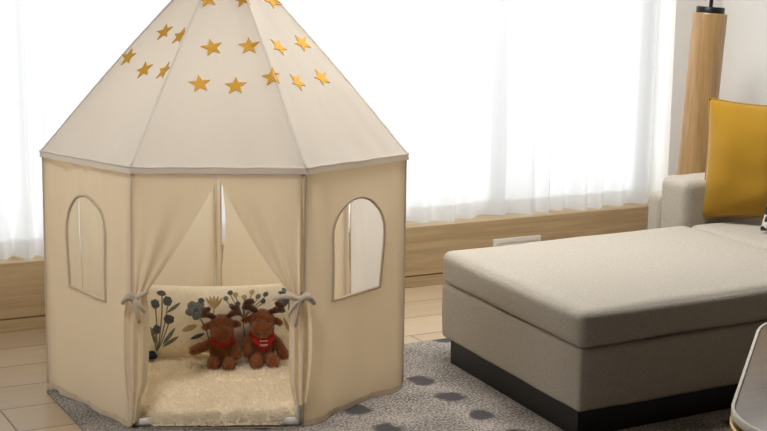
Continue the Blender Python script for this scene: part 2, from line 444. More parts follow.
# plain sides at the back: their sewn edges gape a little at the corners
for (a, b, seed, g0, g1, q0, q1) in (('BR', 'B', 8.7, .012, .016, 0, 1), ('B', 'BL', 11.9, .004, .006, 0, 1), ('BL', 'L', 15.2, .0, .013, 0, .42), ('BL', 'L', 15.2, .013, 0, .42, 1)):
    def pt(s, t, a=a, b=b, seed=seed, g0=g0, g1=g1, q0=q0, q1=q1):
        gap = math.sin(PI * min(1, max(0, (t - .25) / .6))) ** 1.5 * (1 + .5 * nz(t * 5, seed))
        s = s * (1 - (g0 + g1) * gap * 1.6) + g0 * gap * 1.6
        return wall_pt(a, b, q0 + (q1 - q0) * s, t, 0, 1, seed)
    bm = bmesh.new(); add_grid(bm, pt, 40, 50); obj('wall_panel', bm, M['tent'], tent)

# doorway: posts of cloth beside it, a lintel band, two flaps tied back
for (s0, s1, foot) in ((0, .042, .03), (.956, 1.0, .105)):
    bm = bmesh.new(); add_grid(bm, lambda a, b: wall_pt('FL', 'FR', s0 + (s1 - s0) * a, foot + (1 - foot) * b, .002, .2, 2.0), 3, 40)
    obj('door_post', bm, M['tent'], tent)
bm = bmesh.new(); add_grid(bm, lambda a, b: wall_pt('FL', 'FR', a, .962 + .038 * b, .004, .2, 2.0), 30, 3)
obj('lintel_band', bm, M['trim'], tent)

TT = .525    # height of the ties, as a share of the wall
def flap_point(side, u, t):
    """u 0 at the post .. 1 at the free edge; side 0 left, 1 right"""
    if t >= TT:
        k = (t - TT) / (.965 - TT)                     # 0 at tie, 1 at top
        edge = .085 + (.5 - .085) * k + .018 * math.sin(PI * min(1, k)) if k < 1 else .5
        s = .022 + (edge - .022) * u
        k = min(1, k); fold = (1 - k) ** 1.3
        off = .010 + .016 * fold * (.5 + .5 * math.sin(u * 2 * PI * 2.6 + .6 + side)) + .010 * (1 - k) * math.sin(PI * u) \
            + .014 * math.sin(PI * k) * math.sin(u * 5.0 + side * 1.4 + .4) + .012 * u * math.sin(PI * k)
    else:
        k = t / TT                                      # 1 at tie, 0 at the foot
        bulge = math.sin(PI * min(1, (1 - k) * 1.15 + .12)) ** .7
        w0 = -.012 - .030 * bulge if side == 0 else -.022 - .030 * bulge
        w1 = .075 + (.030 if side == 0 else .008) * bulge - .05 * max(0, .35 - k) / .35
        s = w0 + (w1 - w0) * u
        off = .012 + (.012 + .012 * bulge) * (.5 + .5 * math.sin(u * 2 * PI * 2.6 + .6 + side + (1 - k) * .8)) + .022 * math.sin(PI * u) * (.4 + bulge * .6)
    if side == 1: s = 1 - s
    return wall_pt('FL', 'FR', s, t, off, 0, 2.0)
for side in (0, 1):
    bm = bmesh.new()
    tb = .012 if side == 0 else .085
    add_grid(bm, lambda u, v: flap_point(side, u, tb + .02 * (u if side == 0 else 1 - u) * (1 - v) ** 4 + (.985 - tb) * v), 44, 90)
    fl = obj('door_flap', bm, M['tent'], tent)
    # tie: a band round the gathered cloth, a knot, two loops and two tails
    sgn = 1 if side == 0 else -1
    S = lambda s, t, off: wall_pt('FL', 'FR', s if side == 0 else 1 - s, t, off, 0)
    bm = bmesh.new()
    ring = [S(.03 + .062 * math.cos(q), TT + .004 * math.sin(3 * q) + .010 * math.cos(q), .030 + .036 * math.sin(q)) for q in [2 * PI * i / 24 for i in range(25)]]
    add_tube(bm, ring, .0075, 8, cap=False)
    kn = S(.030 if side == 0 else .018, TT - .012, .066); ks = .72 if side == 0 else .85
    add_ell(bm, kn, (.014, .014, .012), sub=2)
    e = (BV['FR'] - BV['FL']).normalized() * sgn
    nrm = V((e.y, -e.x, 0)) * sgn
    def strand(dx, dz, dn, r=.006):
        pts = []
        for i in range(9):
            q = i / 8; pts.append(kn + e * (dx * ks * q) + V((0, 0, dz * ks * q ** 1.6 + .018 * math.sin(PI * q) * (1 if dz > -.05 else .3))) + nrm * (dn * math.sin(PI * q)))
        add_tube(bm, pts, [r * .8] + [r * 1.15] * 7 + [r * .9], 7)
    strand(-.055, -.012, .012, .008); strand(-.04, .020, .012, .007)
    strand(.045, -.055, .018); strand(.02, -.105, .014)
    if side == 1: strand(.105, .008, .02, .0075); strand(-.05, .002, .02, .008)
    obj('tie', bm, M['tie'], tent)

# seams down the corners and along the foot
for k, a in enumerate(ORDER):
    bm = bmesh.new(); out = (BV[a] - CEN); out.z = 0; out.normalize()
    add_tube(bm, [BV[a].lerp(EV[a], i / 12) + out * .001 for i in range(13)], .0035, 6)
    obj('corner_seam', bm, M['trim'], tent)
for a, b, sd in (('L', 'FL', 1.3), ('FR', 'R', 4.1)):
    bm = bmesh.new(); add_grid(bm, lambda u, v: wall_pt(a, b, u, .002 + v * .022, .0055, 1, sd), 90, 3)
    obj('hem', bm, M['trim'], tent)

# frame of white plastic tubes
def inset(p, d):
    for k in ('BR', 'B'):                      # these two stand outside the canvas
        if (p.xy - BV[k].xy).length < .02: nx = BV['B' if k == 'BR' else 'BL']; return p + V(((nx - p).x, (nx - p).y, 0)).normalized() * .03 + (p - CEN).normalized().xy.to_3d() * .014
    q = CEN - p; q.z = 0; q.normalize(); return p + q * d
for a in ORDER:
    tube('corner_pole', [inset(BV[a], .024) + V((0, 0, .012)), inset(EV[a], .024) + V((0, 0, -.01))], .0115, M['pole'], tent)
    b = ORDER[(ORDER.index(a) + 1) % 7]
    p, q = inset(BV[a], .024) + V((0, 0, .012)), inset(BV[b], .024) + V((0, 0, .012))
    tube('base_pole', [p, q], .0105, M['pole'], tent)
    p2, q2 = inset(EV[a], .024) + V((0, 0, -.012)), inset(EV[b], .024) + V((0, 0, -.012))
    tube('eave_pole', [p2, q2], .0105, M['pole'], tent)
    bm = bmesh.new(); d = (q - p).normalized(); pr = inset(BV[ORDER[ORDER.index(a) - 1]], .024) + V((0, 0, .012)); d2 = (pr - p).normalized()
    add_tube(bm, [p, p + d * .055], .0145, 10); add_tube(bm, [p, p + d2 * .055], .0145, 10); add_tube(bm, [p, p + V((0, 0, .075))], .0145, 10)
    obj('elbow_joint', bm, M['pole'], tent)
    tube('roof_pole', [inset(EV[a], .03) + V((0, 0, .0)), V((APEX.x, APEX.y, APEX.z - .04)).lerp(inset(EV[a], .03), .03)], .006, M['pole'], tent)

# roof: seven panels of canvas, ridge seams, eave piping, stars
def roof_pt(a, b, s, t, off=0.0):
    """s across the panel at eave, t 0 eave .. 1 apex"""
    A, B = EV[a], EV[b]
    A = A + (A - CEN - V((0, 0, A.z))).normalized() * .006; B = B + (B - CEN - V((0, 0, B.z))).normalized() * .006
    p = A.lerp(B, s).lerp(APEX, t)
    n = (B - A).cross(APEX - A).normalized()
    if n.z < 0: n = -n
    k = min(1, 10 * s * (1 - s)) * min(1, 12 * t * (1 - t) + .15)
    rip = .006 * nz(s * 7 + ORDER.index(a) * 3.3, t * 2.0, 1.1) * (1 - t) + .010 * nz(s * 2.3, t * 2.5, ORDER.index(a) * 2.7)
    ridge = .012 * math.sin(PI * min(1, t * 1.0)) * 1.0                            # rods bow outwards a little
    pull = .006 * math.exp(-t / .07) * math.sin(s * 26 + 1.7 * ORDER.index(a))       # gathers above the eave
    ro = A.lerp(B, s) - CEN; ro.z = 0; ro = ro.normalized() * .77 + V((0, 0, .64))
    return p + ro * ridge + n * (off - .010 * k * math.sin(PI * t) + k * rip + k * pull)
bm = bmesh.new()
for i, a in enumerate(ORDER):
    b = ORDER[(i + 1) % 7]
    add_grid(bm, lambda u, v: roof_pt(a, b, u, v * .985), 30, 44)
bmesh.ops.remove_doubles(bm, verts=bm.verts, dist=.0006)
roof = obj('roof', bm, M['roof'], tent)
bm = bmesh.new()
for i, a in enumerate(ORDER):
    b = ORDER[(i + 1) % 7]; w = i * .7
    def val(u, v):
        p = roof_pt(a, b, u, 0); o = p - CEN; o.z = 0; o.normalize()
        return p + o * (.004 + .003 * v) + V((0, 0, -.022 * v + .002 + .0025 * nz(u * 6 + w, v)))
    add_grid(bm, val, 30, 2)
    add_tube(bm, [val(j / 30, 0) for j in range(31)], .004, 6)
obj('eave_band', bm, M['roof'], tent)
for i, a in enumerate(ORDER):
    b = ORDER[(i + 1) % 7]
    bm = bmesh.new(); add_tube(bm, [roof_pt(a, b, 0, j / 30 * .985, .0) for j in range(31)], .0045, 6)
    obj('ridge_seam', bm, M['roof'], roof)
tube('finial', [APEX + V((0, 0, -.03)), APEX + V((0, 0, .06))], [.02, .012], M['roof'], tent)
STARS = [('L', 'FL', [(.29, .449, .2), (.516, .404, .5), (.725, .404, .0), (.465, .58, .4), (.645, .565, .1)]),
         ('FL', 'FR', [(.439, .518, .25), (.376, .355, .15), (.585, .343, .0), (.656, .52, .05), (.40, .735, .3), (.800, .378, .1), (.615, .735, .2)]),
         ('FR', 'R', [(.388, .36, .5), (.625, .371, .2), (.409, .519, .6), (.634, .53, .3), (.601, .73, .2)])]
for a, b, lst in STARS:
    Wd = (EV[b] - EV[a]).length; Hd = (APEX - (EV[a] + EV[b]) / 2).length
    for (S, T, rot) in lst:
        bm = bmesh.new(); R = .038
        def P(r, ang, off=.0022):
            S2 = S + r * math.cos(ang) / Wd; T2 = T + r * math.sin(ang) / Hd
            raw = (S2 - .5 * T2) / (1 - T2); edge = .0030 * math.exp(-(min(abs(raw), abs(raw - 1)) / .10) ** 2); s = min(1, max(0, raw))
            if raw > 1: return roof_pt(b, ORDER[(ORDER.index(b) + 1) % 7], raw - 1, T2, off + edge)
            return roof_pt(a, b, s, T2, off + edge)
        c = bm.verts.new(P(0, 0, .0035)); o_, l_ = [], []
        for k in range(10):
            r = R if k % 2 == 0 else R * .43
            for f, nxt in ((0, 0), (.5, 1)):
                r2 = R if (k + 1) % 2 == 0 else R * .43
                a1, a2 = PI / 2 + rot + k * PI / 5, PI / 2 + rot + (k + 1) * PI / 5
                x = r * math.cos(a1) * (1 - f) + r2 * math.cos(a2) * f; y = r * math.sin(a1) * (1 - f) + r2 * math.sin(a2) * f
                rr, aa = math.hypot(x, y), math.atan2(y, x)
                o_.append(bm.verts.new(P(rr, aa, .003))); l_.append(bm.verts.new(P(rr, aa, -.001)))
        n = len(o_)
        for k in range(n):
            bm.faces.new((c, o_[k], o_[(k + 1) % n])); bm.faces.new((o_[k], l_[k], l_[(k + 1) % n], o_[(k + 1) % n]))
        obj('star', bm, M['gold'], roof, smooth=False)

# ------------------------------------------------------------------ plush mat inside the tent
def hept(ang, d):
    """inner distance from the centre to the wall at an angle, less d"""
    best = 9
    for i, a in enumerate(ORDER):
        A, B = BV[a] - CEN, BV[ORDER[(i + 1) % 7]] - CEN
        e = (B - A).normalized(); n = V((e.y, -e.x, 0)); h = A.x * n.x + A.y * n.y
        c = math.cos(ang) * n.x + math.sin(ang) * n.y
        if c > 1e-4: best = min(best, h / c)
    return best - d
DOOR_ANG = math.atan2((BV['FL'] + BV['FR']).y / 2 - CEN.y, (BV['FL'] + BV['FR']).x / 2 - CEN.x)
def mat_r(ang):
    d = (ang - DOOR_ANG + PI) % (2 * PI) - PI
    lip = 1 if abs(d) < .34 else max(0, 1 - (abs(d) - .34) / .06)
    return hept(ang, .048) + .060 * lip
def mat_z(x, y):
    fold = abs(nz(x * 2.2 + 3, y * 2.2, 7.7)); return .046 + .010 * nz(x * 3.0, y * 3.0, .4) - .016 * math.exp(-(fold / .035) ** 2) + .006 * nz(x * 9, y * 9, 2) + .0035 * nz(x * 38, y * 38, 5)
bm = bmesh.new()
def mat_top(u, v):
    ang = 2 * PI * u; r = mat_r(ang) * v; x, y = CEN.x + r * math.cos(ang), CEN.y + r * math.sin(ang)
    e = max(0, 1 - (1 - v) / .06); return V((x, y, G + .004 + (mat_z(x, y) - .004) * math.sqrt(max(0, 1 - e * e * .98))))
add_grid(bm, mat_top, 260, 60, cu=True)
add_grid(bm, lambda u, v: V((mat_top(u, 1).x, mat_top(u, 1).y, 0)).lerp(CEN, 1 - v) + V((0, 0, G + .001)), 260, 2, cu=True)
bmesh.ops.remove_doubles(bm, verts=bm.verts, dist=1e-5)
M['pile'] = cloth('cream_pile', srgb(250, 244, 232), srgb(250, 244, 232), .4, bump=0)
mat = tag(obj('plush_mat', bm, M['plush_mat']), 'cream fluffy plush mat covering the floor inside the tent', 'mat')
bm = bmesh.new()
rnd = random.Random(3)
for i in range(34000):
    ang = rnd.uniform(0, 2 * PI)
    if i % 4:
        ang = DOOR_ANG + rnd.uniform(-1.5, 1.5)
    v = math.sqrt(rnd.uniform(.0, 1)) * .995
    if i % 8 == 1: ang = DOOR_ANG + rnd.uniform(-.5, .5); v = rnd.uniform(.93, 1)
    p = mat_top(ang / (2 * PI) % 1.0, v); l = rnd.uniform(.008, .016)
    lean = V((rnd.uniform(-1, 1), rnd.uniform(-1, 1) - .2, rnd.uniform(.3, 1.0)))
    if v > .93: lean += V((math.cos(ang), math.sin(ang), -.2)) * .6
    lean.normalize(); sd = lean.cross(V((rnd.uniform(-1, 1), rnd.uniform(-1, 1), .1))).normalized() * .0020
    bm.faces.new([bm.verts.new(q) for q in (p - sd - V((0, 0, .002)), p + sd - V((0, 0, .002)), p + lean * l)])
obj('pile', bm, M['pile'], mat, smooth=False, kind='stuff')
MZ = G + .046     # lying height on the mat

# ------------------------------------------------------------------ floral cushion
ca = math.atan2(-.209, .544)
CW, CH, CT = .65, .285, .14
cm = T_(1.985, 5.115, MZ + .142) @ RZ(ca) @ RX(math.radians(-12))
cush = thing('floral_cushion', (1.985, 5.115, MZ), 'long cream cushion embroidered with navy and ochre flowers behind the two plush moose', 'cushion')
bm = bmesh.new()
surf = add_pillow(bm, CW, CH, CT, cm, 46, .10, 2.3, .010)
obj('cover', bm, M['cushion'], cush)
bm = bmesh.new()
nrm_c = (cm.to_3x3() @ V((0, -1, 0))).normalized()
def cp(px, py, o=.0018):                      # place on the cover's face
    u = (px - 217.5) / 76.0; v = -(py - 320) / 36.0
    return surf(max(-.97, min(.97, u)), max(-.97, min(.97, v)), 1) + nrm_c * o
def patch(pts, mi):
    cx = sum(p[0] for p in pts) / len(pts); cy = sum(p[1] for p in pts) / len(pts)
    n = len(pts); rings = [[bm.verts.new(cp(cx + (p[0] - cx) * f, cy + (p[1] - cy) * f, .0035 - .002 * f)) for p in pts] for f in (.5, 1)]
    c = bm.verts.new(cp(cx, cy, .004))
    for k in range(n):
        bm.faces.new((c, rings[0][k], rings[0][(k + 1) % n])).material_index = mi
        bm.faces.new((rings[0][k], rings[1][k], rings[1][(k + 1) % n], rings[0][(k + 1) % n])).material_index = mi
def disc(x, y, rx, ry, mi, jag=.12, n=20):
    patch([(x + rx * math.cos(2 * PI * k / n) * (1 + jag * rnd.uniform(-1, 1)), y + ry * math.sin(2 * PI * k / n) * (1 + jag * rnd.uniform(-1, 1))) for k in range(n)], mi)
def leaf(x0, y0, x1, y1, w, mi):
    dx, dy = x1 - x0, y1 - y0; l = math.hypot(dx, dy); nx, ny = -dy / l, dx / l; pts = []
    for k in range(7): t = k / 6; pts.append((x0 + dx * t + nx * w * math.sin(PI * t) ** .8, y0 + dy * t + ny * w * math.sin(PI * t) ** .8))
    for k in range(5, 0, -1): t = k / 6; pts.append((x0 + dx * t - nx * w * math.sin(PI * t) ** .8, y0 + dy * t - ny * w * math.sin(PI * t) ** .8))
    patch(pts, mi)
def stem(pts, w, mi):
    for (x0, y0), (x1, y1) in zip(pts, pts[1:]):
        for k in range(3):
            t0, t1 = k / 3, (k + 1) / 3
            a0, b0, a1, b1 = x0 + (x1 - x0) * t0, y0 + (y1 - y0) * t0, x0 + (x1 - x0) * t1, y0 + (y1 - y0) * t1
            l = math.hypot(a1 - a0, b1 - b0); nx, ny = -(b1 - b0) / l * w, (a1 - a0) / l * w
            bm.faces.new([bm.verts.new(cp(x, y, .0022)) for x, y in ((a0 - nx, b0 - ny), (a1 - nx, b1 - ny), (a1 + nx, b1 + ny), (a0 + nx, b0 + ny))]).material_index = mi
NV, GB, SG, OC = 0, 1, 2, 3
base = (159, 351)
for x, y, rx, ry, c in ((163, 292, 4, 3, NV), (155.7, 303, 4.2, 4.6, NV), (167.5, 300, 4.2, 5, NV), (168, 318.5, 4.8, 4.8, NV), (156, 329, 3.8, 5, NV)):
    stem([(x, y + 3), ((x + base[0]) / 2 - 1, (y + base[1]) / 2 + 6), base], .55, SG); disc(x, y, rx, ry, c)
disc(155.7, 302, 2, 2.2, GB)
leaf(166, 312, 180, 301, 1.8, SG); leaf(163, 345, 174, 327, 2, GB); leaf(163, 347, 178, 336, 2, SG); leaf(157, 345, 150, 325, 1.6, SG)
obj('embroidered_flower', bm, [M['navy'], M['greyblue'], M['sage'], M['ochre']], cush)
bm = bmesh.new()
for k in range(5):
    a = 2 * PI * k / 5 + .3; disc(194 + 6 * math.cos(a), 309 + 6 * math.sin(a), 4.6, 4.6, GB)
disc(194, 309, 2.4, 2.4, NV); disc(199, 299, 3, 3, NV)
stem([(196, 315), (203, 329), (208, 350)], .6, SG); leaf(188, 340, 202, 334, 2.2, NV); leaf(180, 331, 195, 325, 3.2, OC)
obj('embroidered_flower', bm, [M['navy'], M['greyblue'], M['sage'], M['ochre']], cush)
bm = bmesh.new()
for a in (-.6, -.3, 0, .3, .6): leaf(211, 308, 211 + 14 * math.sin(a), 308 - 15 * math.cos(a), 1.5, OC)
stem([(211, 306), (208, 330)], .6, OC)
obj('embroidered_flower', bm, [M['navy'], M['greyblue'], M['sage'], M['ochre']], cush)
bm = bmesh.new()
for x, y, c in ((226, 291, NV), (222, 297, SG), (231, 293, OC), (239, 296, OC), (233, 303, NV), (227, 305, SG), (240, 304, NV), (246, 291, OC), (252, 296, SG), (257, 301, NV), (259, 294, NV)):
    disc(x, y, 2.4, 2.6, c); stem([(x, y + 2), (238, 318), (240, 345)], .4, SG)
obj('embroidered_flower', bm, [M['navy'], M['greyblue'], M['sage'], M['ochre']], cush)
bm = bmesh.new()
for k in range(14):
    a = 2 * PI * k / 14; leaf(281 + 2 * math.cos(a), 297 + 2 * math.sin(a), 281 + 12 * math.cos(a), 297 + 11 * math.sin(a), 2.0, NV if k % 3 else GB)
disc(281, 297, 4, 4, GB)
stem([(282, 306), (284, 326), (284, 348)], .7, SG); stem([(290, 312), (286, 330), (284, 348)], .5, OC); leaf(284, 336, 277, 318, 1.8, OC); leaf(285, 336, 293, 316, 1.8, SG)
obj('embroidered_flower', bm, [M['navy'], M['greyblue'], M['sage'], M['ochre']], cush)

# ------------------------------------------------------------------ plush moose
def tex_fluff():
    t = bpy.data.textures.new('fluff', 'CLOUDS'); t.noise_scale = .009; t.noise_depth = 1; return t
FLUFF = tex_fluff()
def fur(o, n, length, m, seed=1):
    """bake the plush body, then give it a short pile of its own"""
    dg = bpy.context.evaluated_depsgraph_get(); me = bpy.data.meshes.new_from_object(o.evaluated_get(dg))
    o.modifiers.clear(); old = o.data; me.name = old.name; o.data = me
    for p in me.polygons: p.use_smooth = True
    rn = random.Random(seed); bm = bmesh.new(); off = ROOTLOC.get(o.name, V((0, 0, 0)))
    ps = list(me.polygons); vs = me.vertices
    for i in range(n):
        p = rn.choice(ps); c = V((0, 0, 0)); ws = [rn.random() for _ in p.vertices]; tw = sum(ws)
        for k, vi in zip(ws, p.vertices): c += vs[vi].co * (k / tw)
        d = (p.normal + V((rn.uniform(-.6, .6), rn.uniform(-.6, .6), rn.uniform(-1.0, .1)))).normalized()
        sd = d.cross(V((rn.uniform(-1, 1), rn.uniform(-1, 1), rn.uniform(-1, 1)))).normalized() * .0012
        c += off
        bm.faces.new([bm.verts.new(q) for q in (c - sd - p.normal * .002, c + sd - p.normal * .002, c + d * length * rn.uniform(.6, 1.1))])
    obj('pile', bm, m, o, smooth=False, kind='stuff')
def plush(o, voxel=.0045, disp=.004):
    r = o.modifiers.new('remesh', 'REMESH'); r.mode = 'VOXEL'; r.voxel_size = voxel; r.use_smooth_shade = True
    s = o.modifiers.new('smooth', 'SMOOTH'); s.iterations = 6; s.factor = .5
    d = o.modifiers.new('displace', 'DISPLACE'); d.texture = FLUFF; d.strength = disp; d.mid_level = .5
def make_moose(loc, rz, label, head_turn=0, tilt=0, la=(-.092, -.03, .075), ra=(.088, -.02, .05), heart=True, k=1.0):
    t = thing('plush_moose', loc, label, 'plush toy', 'plush moose in the tent')
    Mx = Matrix.Translation(loc) @ RZ(rz) @ Matrix.Scale(k, 4)
    Hm = Mx @ T_(0, -.004, .150) @ RZ(head_turn) @ RY(tilt) @ RX(.30)
    def E(bm, mx, c, r, rot=None, sub=3): 
        add_ell(bm, (0, 0, 0), r, rot, sub)
        vs = [v for v in bm.verts if not v.tag]
        for v in vs: v.co = mx @ (v.co + V(c)); v.tag = True
    def chain(bm, mx, pts, rs):
        n = 7
        for (p, q), (r0, r1) in zip(zip(pts, pts[1:]), zip(rs, rs[1:])):
            for i in range(n + 1): f = i / n; r = r0 + (r1 - r0) * f; E(bm, mx, V(p).lerp(V(q), f), (r, r, r), None, 2)
    bm = bmesh.new()
    E(bm, Mx, (0, .004, .066), (.052, .046, .068)); E(bm, Mx, (0, 0, .112), (.036, .034, .03))
    chain(bm, Mx, [(-.034, 0, .112), (-.062, -.012, .092), la], [.018, .019, .021])
    chain(bm, Mx, [(.034, 0, .112), (.060, -.012, .090), ra], [.018, .019, .021])
    for s in (-1, 1):
        chain(bm, Mx, [(s * .026, -.02, .028), (s * .032, -.072, .024)], [.026, .024])
        E(bm, Mx, (s * .033, -.088, .030), (.025, .020, .032))
    E(bm, Hm, (0, 0, .034), (.048, .045, .043)); E(bm, Hm, (0, -.034, .020), (.047, .046, .038))
    for s in (-1, 1): E(bm, Hm, (s * .062, .004, .030), (.024, .011, .015), Matrix.Rotation(s * .5, 3, 'Y'))
    body = obj('body', bm, M['moose'], t); plush(body); fur(body, 9000, .0085, M['moose'])
    bm = bmesh.new(); E(bm, Hm, (0, -.052, .014), (.037, .031, .028))
    mz = obj('muzzle', bm, M['muzzle'], t); plush(mz, .004, .003); fur(mz, 1500, .007, M['muzzle'], 2)
    bm = bmesh.new()
    for s in (-1, 1): E(bm, Hm, (s * .013, -.083, .020), (.0045, .003, .0035), None, 2)
    obj('nostrils', bm, M['antler'], mz)
    for s in (-1, 1):
        bm = bmesh.new()
        pts = [(s * .030, .008, .070), (s * .050, .010, .080), (s * .066, .006, .090), (s * .068, 0, .110), (s * .050, -.006, .120)]
        chain(bm, Hm, pts, [.012, .014, .017, .016, .012]); chain(bm, Hm, [(s * .064, .006, .086), (s * .078, .004, .082)], [.012, .011])
        a = obj('antler', bm, M['antler'], t); plush(a, .004, .004)
        bm = bmesh.new(); E(bm, Hm, (s * .021, -.046, .056), (.0030, .0030, .0034), None, 2); obj('eye', bm, M['black'], t)
    # red bandana: a neck roll and a bib that lies on the chest
    bm = bmesh.new()
    ring = [Mx @ V((.042 * math.cos(q), -.002 + .041 * math.sin(q), .124 + .010 * math.sin(q))) for q in [2 * PI * i / 28 for i in range(29)]]
    add_tube(bm, ring, .0085 * k, 8, cap=False)
    def bib(u, v, o=0):
        x = (u - .5) * .096 * (1 - v ** 1.4); z = .124 - v * (.064 if heart else .030)
        y = -.049 - .008 * math.sin(PI * min(1, v * 1.2)) - .009 * (1 - v) + .55 * abs(x) ** 1.3 - o
        return Mx @ V((x, y, z))
    add_grid(bm, bib, 12, 10)
    bd = obj('bandana', bm, M['red'], t)
    sol = bd.modifiers.new('solidify', 'SOLIDIFY'); sol.thickness = .003
    if heart:
        bm = bmesh.new()
        def hp(q): return .5 + .022 * 16 * math.sin(q) ** 3 / 4, .52 - .017 * (13 * math.cos(q) - 5 * math.cos(2 * q) - 2 * math.cos(3 * q) - math.cos(4 * q)) / 4
        def flat(u, v): x = (u - .5) * .16; z = .124 - v * .064; return Mx @ V((x, -.047 - .006 - .0075 - .009 * (1 - v) + .3 * abs(x) ** 1.3, z))
        add_tube(bm, [flat(.5 + (hp(q)[0] - .5) * 1.1, hp(q)[1]) for q in [2 * PI * i / 30 for i in range(31)]], .0011, 5, cap=False)
        for x0, w in ((.40, .05), (.47, .05), (.54, .05)):       # the scribble of script above it
            add_tube(bm, [flat(x0 + w * i / 8, .22 + .06 * math.sin(i * 1.9)) for i in range(9)], .0010, 5)
        obj('white_print', bm, M['whitepaint'], bd)
    return t
make_moose((1.940, 4.990, MZ - .004), math.radians(-26), 'brown plush moose with narrow red neck scarf, left of the pair, one arm flung out', head_turn=.10, tilt=-.06, la=(-.118, -.035, .075), ra=(.062, -.035, .055), heart=False, k=.89)
make_moose((2.086, 4.955, MZ - .004), math.radians(-14), 'brown plush moose with red bib bandana showing a white heart, right of the pair', head_turn=-.12, tilt=.10, la=(-.06, -.035, .06), ra=(.086, -.028, .036), heart=True, k=.95)

bm = bmesh.new()
for k in range(9): add_ell(bm, (1.700 + rnd.uniform(-.018, .018), 5.150 + rnd.uniform(-.014, .014), MZ + .014 + rnd.uniform(0, .012)), (.018, .016, .013), None, 2)
nb = tag(obj('plush_ball', bm, M['navyplush']), 'small dark navy plush lump at the left end of the floral cushion', 'toy'); plush(nb, .0045, .005)

# ------------------------------------------------------------------ ottoman
def add_cushion_block(bm, a, b, r, crown=.0, n=24, seed=0.0, puff=.008):
    """upholstered block: rounded box with slightly swollen faces"""
    c = V([(a[i] + b[i]) / 2 for i in range(3)]); h = V([(b[i] - a[i]) / 2 for i in range(3)])
    start = len(bm.verts)
    bm2 = bmesh.new(); bmesh.ops.create_cube(bm2, size=2)
    bmesh.ops.subdivide_edges(bm2, edges=bm2.edges, cuts=n, use_grid_fill=True)
    for v in bm2.verts:
        q = v.co.copy()
        # denser near the edges
        q = V([math.copysign(1 - (1 - abs(t)) ** 1.6, t) for t in q])
        p = V([q[i] * h[i] for i in range(3)])
        inner = V([max(-(h[i] - r), min(h[i] - r, p[i])) for i in range(3)])
        d = p - inner
        if d.length > 1e-9: p = inner + d.normalized() * r
        f = V([1 - q[i] ** 2 for i in range(3)])
        nrm = d.normalized() if d.length > 1e-9 else V((0, 0, 0))
        sw = puff * (f[1] * f[2] * abs(nrm.x) + f[0] * f[2] * abs(nrm.y)) + (crown * f[0] * f[1] if nrm.z > 0 else 0) * abs(nrm.z)
        w = .004 * nz(p.x * 4 + seed, p.y * 4, p.z * 4 + seed) + .0015 * nz(p.x * 16 + seed, p.y * 16, p.z * 10)
        v.co = c + p + nrm * (sw + w)
    me = bpy.data.meshes.new('tmp'); bm2.to_mesh(me); bm2.free(); bm.from_mesh(me); bpy.data.meshes.remove(me)
OX0, OX1, OY0, OY1 = 2.735, 3.995, 3.785, 4.845
SKU, SKV = math.tan(math.radians(2.3)), -math.tan(math.radians(4.0))
def skew(bm):
    for v in bm.verts:
        x, y = v.co.x - OX0, v.co.y - OY0
        v.co.x, v.co.y = OX0 + x - y * SKV, OY0 + y + x * SKU
    return bm
ott = thing('ottoman', ((OX0 + OX1) / 2, (OY0 + OY1) / 2, G), 'wide beige upholstered ottoman on a recessed black plinth, right of the tent', 'ottoman')
bm = bmesh.new(); add_cushion_block(bm, (OX0, OY0, .320), (OX1, OY1, .452), .036, .016, 30, 1.0, .006); obj('seat_cushion', skew(bm), M['sofa'], ott)
bm = bmesh.new(); add_cushion_block(bm, (OX0 + .008, OY0 + .008, .100), (OX1, OY1, .319), .016, 0, 24, 5.0, .003); obj('base', skew(bm), M['sofa'], ott)
bm = bmesh.new(); add_box(bm, (OX0 + .016, OY0 + .022, G), (OX1 - .05, OY1 - .075, .104)); obj('plinth', skew(bm), M['plinth'], ott, smooth=False)

# ------------------------------------------------------------------ sofa behind the ottoman
sofa = thing('sofa', (4.6, 4.0, 0), 'pale beige sofa whose padded arm stands beside the window ledge', 'sofa')
SX0, SX1, SYA = OX1 + .006, 5.00, 4.845
def sofa_part(name, a, b, *k):
    bm = bmesh.new(); add_cushion_block(bm, a, b, *k); obj(name, skew(bm), M['sofa'], sofa)
sofa_part('seat_cushion', (SX0, 2.7, .320), (4.78, SYA - .004, .452), .040, .014, 24, 9.0, .003)
sofa_part('base', (SX0 + .004, 2.7, .100), (SX1, SYA + .21, .318), .016, 0, 16, 3.0, .002)
sofa_part('arm_cushion', (SX0 - .012, SYA, .322), (SX1, SYA + .19, .640), .036, .004, 20, 12.0, .004)
sofa_part('arm', (SX0 + .015, SYA + .215, .10), (SX1, SYA + .325, .548), .03, .004, 18, 14.0, .002)
sofa_part('backrest', (4.79, 2.7, .322), (SX1, SYA - .006, .80), .05, .01, 18, 17.0, .004)
bm = bmesh.new(); add_box(bm, (SX0 + .06, 2.76, G), (SX1 - .06, SYA + .15, .102)); obj('plinth', skew(bm), M['plinth'], sofa, smooth=False)

